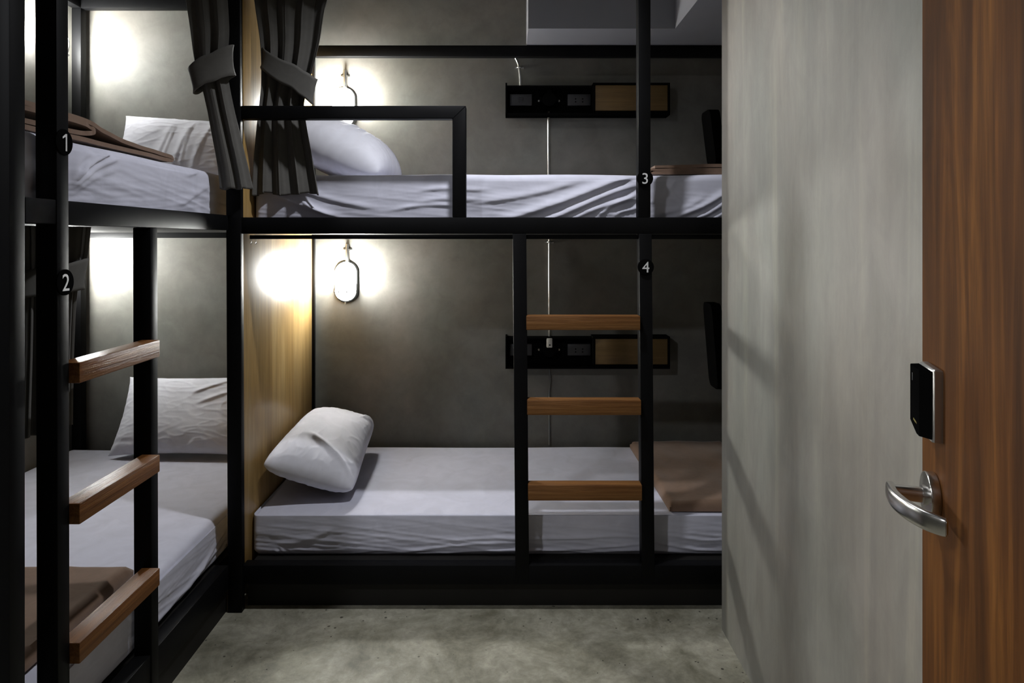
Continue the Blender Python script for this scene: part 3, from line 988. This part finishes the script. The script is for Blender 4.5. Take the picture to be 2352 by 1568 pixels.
# ------------------------------------------------------------------ power boxes on the back wall
def power_box(label, top, bottom, yfront=3.275, white=False):
    Y = yfront
    x0, x1, xm = wx(1161, Y), wx(1539, Y), wx(1364, Y)
    z0, z1 = wz(bottom, Y), wz(top, Y)
    t = thing('power_box', label, 'power box', ((x0 + x1) / 2, BACK, z0), 'black power boxes on the back wall')
    bm = bmesh.new()
    e = 0.008
    box(bm, x0, x1, Y, BACK, z0, z0 + .010, bev=.001)                    # bottom
    box(bm, x0, x0 + e, Y, BACK, z0, z1, bev=.001)                       # left end
    box(bm, x0 + e, xm - .004, BACK - .012, BACK, z0 + .010, z1 - .012)  # back plate
    box(bm, x0 + e, xm, Y + .02, BACK, z1 - .016, z1 - .008, bev=.001)   # top
    mk('box_tray', bm, M['plastic'], t, smooth=False)
    bm = bmesh.new()
    f = .010
    box(bm, xm - .004, x1, Y - .002, BACK, z1 - f, z1, bev=.001)
    box(bm, xm - .004, x1, Y - .002, Y + .02, z0 + .010, z0 + .010 + f, bev=.001)
    box(bm, xm - .004, xm + f - .004, Y - .002, BACK, z0 + .01, z1 - f, bev=.001)
    box(bm, x1 - f, x1, Y - .002, BACK, z0 + .01, z1 - f, bev=.001)
    mk('flap_frame', bm, M['plastic'], t, smooth=False)
    mk('wooden_flap', B(xm + f - .003, x1 - f - .001, Y + .003, Y + .016, z0 + .011 + f, z1 - f - .001, bev=.001), M['flap'], t)
    zc = (z0 + z1) / 2 + .004
    # switch, two-pin sockets and the round joint box between them
    for kind, l, r in (('switch_plate', 1171, 1222), ('socket_plate', 1304, 1357)):
        b = mk(kind, B(wx(l, 3.32), wx(r, 3.32), 3.325, BACK - .012, zc - .026, zc + .030, bev=.003), M['dplastic'], t)
        cx = (wx(l, 3.32) + wx(r, 3.32)) / 2
        if kind == 'switch_plate':
            for dz in (.014, .004, -.006):
                mk('switch_key', B(cx - .012, cx + .012, 3.3215, 3.325, zc + dz - .003, zc + dz + .003, bev=.0008), M['dplastic'], b)
        else:
            for dx in (-.017, .017):
                s = bmesh.new()
                cyl(s, (cx + dx, 3.3258, zc + .006), (0, -1, 0), .0035, .001, 14)
                cyl(s, (cx + dx, 3.3258, zc - .008), (0, -1, 0), .0035, .001, 14)
                mk('socket_hole', s, M['plastic'], b)
    jx = wx(1262, 3.30)
    j = bmesh.new()
    cyl(j, (jx, BACK - .012, zc + .002), (0, -1, 0), .034, .042, 36, .003)
    box(j, jx - .046, jx - .02, 3.312, BACK - .012, zc - .010, zc + .014, bev=.004)
    box(j, jx + .02, jx + .046, 3.312, BACK - .012, zc - .010, zc + .014, bev=.004)
    box(j, jx - .012, jx + .012, 3.308, BACK - .012, zc + .02, zc + .05, bev=.004)
    mk('joint_box', j, M['plastic'], t)
    for sx in (-.049, .049):
        mk('box_screw', cyl(bmesh.new(), (jx + sx, BACK - .011, zc), (0, -1, 0), .005, .008, 12), M['steel'], t)
    if white:
        wb = mk('cable_cover', B(jx - .0135, jx + .0135, 3.286, 3.31, wz(798, 3.29), wz(777, 3.29), bev=.003), M['ivory'], t)
        wb['label'] = 'small ivory cover with a dark hole'
        mk('cable_hole', cyl(bmesh.new(), (jx + .001, 3.2865, wz(792, 3.29)), (0, -1, 0), .004, .001, 16), M['plastic'], wb)
    return t

power_box('black power box with wooden flap over the upper back bed', 190, 264)
power_box('black power box with wooden flap and ivory cover behind the ladder rungs', 773, 847, white=True)

# ------------------------------------------------------------------ conduits on the back wall
def pipe(label, pts, r, mat='steel', clips=(), name='conduit_pipe', cat='pipe'):
    o = mk(name, tube(bmesh.new(), smooth_path(pts, 6), r, 14), M[mat])
    tag(o, label, cat)
    for c in clips:
        clip(o, c, (0, -1, 0))
    return o
CYp = 3.348
pz = lambda py: wz(py, CYp)
ux = wx(1193.5, CYp)
pipe('short bent steel conduit from the upper power box up to the rail',
     [(wx(1176, CYp), CYp, pz(122)), (wx(1184, CYp), CYp, pz(132)), (wx(1190.5, CYp), CYp, pz(146)), (ux, CYp, pz(164)), (ux + .003, CYp, pz(180)), (ux + .004, CYp, pz(197))],
     .0062, clips=[(ux - .001, BACK, pz(155))])
mx = wx(1260, CYp)
pipe('straight steel conduit from the upper power box down behind the bed',
     [(mx + .002, CYp - .01, pz(256)), (mx + .001, CYp - .004, pz(264)), (mx, CYp, pz(276)), (mx, CYp, pz(330)), (mx + .001, CYp, pz(425))], .0068)
pipe('thin steel conduit hanging above the ivory cover of the lower power box',
     [(mx + .004, CYp, H + .03), (mx + .004, CYp, pz(640)), (mx + .005, CYp, pz(775))], .0056, clips=[(mx + .004, BACK, pz(556))])
pipe('thin pale cable running down from the lower power box to the bed',
     [(mx + .004, CYp - .006, pz(846)), (mx + .006, CYp, pz(858)), (mx + .008, CYp, pz(872)), (mx + .004, CYp, pz(900)), (mx + .004, CYp, pz(960)), (mx + .004, CYp, pz(1022))], .0048, 'grey', name='cable', cat='cable')

# ------------------------------------------------------------------ tilted dark panels on the end wall
def wall_panel(label, py_t, py_b, l_t, l_b):
    Y0, Y1 = 3.10, 3.24
    zt, zb = wz(py_t, Y1), wz(py_b, Y1)
    xt, xb = wx(l_t, Y1), wx(l_b, Y1)
    t = thing('wall_panel', label, 'panel', (ENDX, (Y0 + Y1) / 2, zb), 'black panels on the end wall')
    bm = bmesh.new()
    th = 0.045
    prof = []
    r = .03
    for (cy, cz, a0) in ((Y1 - r, 1 - .12, 0), (Y0 + r, 1 - .12, 1), (Y0 + r, .12, 2), (Y1 - r, .12, 3)):
        for k in range(7):
            a = (a0 + k / 6) * PI / 2
            prof.append((cy + r * math.cos(a), cz + .12 * math.sin(a)))
    fr, bk_ = [], []
    for (yy, f) in prof:
        x = xb + (xt - xb) * f
        z_ = zb + (zt - zb) * f
        fr.append(bm.verts.new((x, yy, z_))); bk_.append(bm.verts.new((x + th, yy, z_)))
    bm.faces.new(fr); bm.faces.new(bk_[::-1])
    n = len(fr)
    for k in range(n):
        bm.faces.new((fr[k], fr[(k + 1) % n], bk_[(k + 1) % n], bk_[k]))
    mk('panel_body', bm, M['plastic'], t, angle=40)
    zc = (zt + zb) / 2
    mk('wall_bracket', B((xt + xb) / 2 + th - .004, ENDX, 3.09, 3.19, zc - .05, zc + .05, bev=.003), M['plastic'], t)
    return t
wall_panel('black tilted panel with rounded corners above the foot of the upper back bed', 262, 383, 1610, 1625)
wall_panel('black tilted panel with rounded corners above the foot of the lower back bed', 692, 882, 1614, 1629)

# ------------------------------------------------------------------ the open door on the right
DW = 0.85
ang = math.atan2(math.cos(math.radians(17.9)), math.sin(math.radians(17.9)))
hinge = Vector((0.581 - math.sin(math.radians(17.9)) * DW, 0.959 - math.cos(math.radians(17.9)) * DW, 0))
# made in its own frame: x from hinge to latch edge, y out of the face we see
dr = mk('door_1', B(0, DW, -.040, 0, 0.006, 2.06, bev=.0015), M['door'])
dr['kind'] = 'structure'
DC = W[dr].copy()
hx, hz = DW - .066, wz(1139, 0.896)
h = thing('door_handle', '', '', (hx, 0, hz))
del h['label']; del h['category']
bpy.data.objects.remove(h)
rose = mk('door_handle', cyl(bmesh.new(), (hx, 0, hz), (0, 1, 0), .0305, .012, 56, .0012), M['chrome'], dr)
rose['label'] = 'brushed steel lever handle'
bm = bmesh.new()
cyl(bm, (hx, .012, hz), (0, 1, 0), .0125, .004, 32)
cyl(bm, (hx, .016, hz), (0, 1, 0), .0100, .034, 32)
mk('handle_neck', bm, M['chrome'], rose)
lev = smooth_path([(hx + .006, .052, hz + .002), (hx - .006, .0535, hz + .0015), (hx - .030, .053, hz), (hx - .060, .046, hz - .001), (hx - .085, .034, hz - .0015), (hx - .100, .020, hz - .002), (hx - .104, .014, hz - .002)], 8)
bm = bmesh.new()
n = len(lev); seg = 20
rings = []
for i, p in enumerate(lev):
    t_ = (lev[min(i + 1, n - 1)] - lev[max(i - 1, 0)]).normalized()
    side = Vector((-t_.y, t_.x, 0)).normalized()
    f = i / (n - 1)
    hh = .0105 + .0015 * math.sin(PI * f)
    tt = .0060 - .0012 * f
    if f < 0.04 or f > 0.96:
        hh *= .85; tt *= .8
    ring = []
    for k in range(seg):
        a = 2 * PI * k / seg
        ca, sa = math.cos(a), math.sin(a)
        ring.append(bm.verts.new(p + Vector((0, 0, 1)) * hh * math.copysign(abs(sa) ** 0.6, sa) + side * tt * math.copysign(abs(ca) ** 0.6, ca)))
    rings.append(ring)
for A, C in zip(rings, rings[1:]):
    for k in range(seg):
        bm.faces.new((A[k], A[(k + 1) % seg], C[(k + 1) % seg], C[k]))
bm.faces.new(rings[0][::-1]); bm.faces.new(rings[-1])
mk('lever', bm, M['chrome'], rose, angle=50)

rz0, rz1 = wz(1000, .9), wz(838, .9)
def prism(prof, z0, z1, cut=0.0):
    bm = bmesh.new()
    bot = [bm.verts.new((hx + x, y, z0)) for x, y in prof]
    top = [bm.verts.new((hx + x, y, z1)) for x, y in prof]
    bm.faces.new(bot[::-1]); bm.faces.new(top)
    n_ = len(prof)
    for k in range(n_):
        bm.faces.new((bot[k], bot[(k + 1) % n_], top[(k + 1) % n_], top[k]))
    return bm
bm = prism([(-.0335, 0), (-.0335, .0095), (-.030, .012), (.030, .012), (.0335, .0095), (.0335, 0)], rz0, rz1)
bmesh.ops.bevel(bm, geom=[e for e in bm.edges if abs(e.verts[0].co.z - e.verts[1].co.z) < 1e-6 and e.verts[0].co.z > rz1 - .001], offset=.003, segments=3, profile=.5, affect='EDGES')
rd = mk('card_reader', bm, M['silver'], dr)
rd['label'] = 'silver backed black card reader'
bm = prism([(-.031, .0122), (-.019, .0235), (-.012, .0250), (.020, .0250), (.026, .023), (.031, .0122)], rz0 + .003, rz1 - .003)
# the far lower corner of the cover is cut off
for v in bm.verts:
    if v.co.z < rz0 + .01 and v.co.y > .015:
        v.co.z += .013 * sstep(-.024, .022, v.co.x - hx)
mk('reader_cover', bm, M['plastic'], rd, angle=25)
mk('reader_light', B(hx + .006, hx + .009, .0249, .0254, rz1 - .022, rz1 - .012), M['dplastic'], rd)
bm = bmesh.new()
for k in range(6):
    box(bm, hx - .013 + k * .0028, hx - .0112 + k * .0028, .0246 if k else .0243, .0252 if k else .0249, rz0 + .0175 + k * .0004, rz0 + .0200 + k * .0004)
mk('reader_print', bm, M['gold'], rd, smooth=False)
dr.rotation_euler = (0, 0, ang)
dr.location = hinge + Matrix.Rotation(ang, 3, 'Z') @ DC

# ------------------------------------------------------------------ ceiling lamps of the room
def ceiling_lamp(label, pos, power, size, wide=False):
    t = thing('ceiling_light', label, 'light', (pos[0], pos[1], CEIL), None)
    mk('lamp_housing', cyl(bmesh.new(), (pos[0], pos[1], CEIL), (0, 0, -1), size * .62, CEIL - pos[2] - .004, 40, .004), M['black'], t)
    mk('lamp_diffuser', cyl(bmesh.new(), (pos[0], pos[1], pos[2] + .004), (0, 0, -1), size * .5, .003, 40), M['diff'], t)
    ld = bpy.data.lights.new('lamp_light', 'AREA' if wide else 'SPOT')
    ld.energy = power; ld.color = (0.93, 0.95, 1.0)
    if wide:
        ld.shape = 'DISK'; ld.size = size
    else:
        ld.shadow_soft_size = size * .4
        ld.spot_size = math.radians(132); ld.spot_blend = 0.85
    lo = bpy.data.objects.new('lamp_light', ld)
    COL.objects.link(lo)
    lo.parent = t
    lo.location = Vector((pos[0], pos[1], pos[2] - .002)) - W[t]
    return t
ceiling_lamp('small round black ceiling light in front of the bunks', CEILING_POS, CEILING_POWER, 0.10)
ceiling_lamp('round black ceiling light near the entrance, before the left bunk', (-1.55, -0.15, 2.62), ENTRANCE_POWER, 0.16, True)
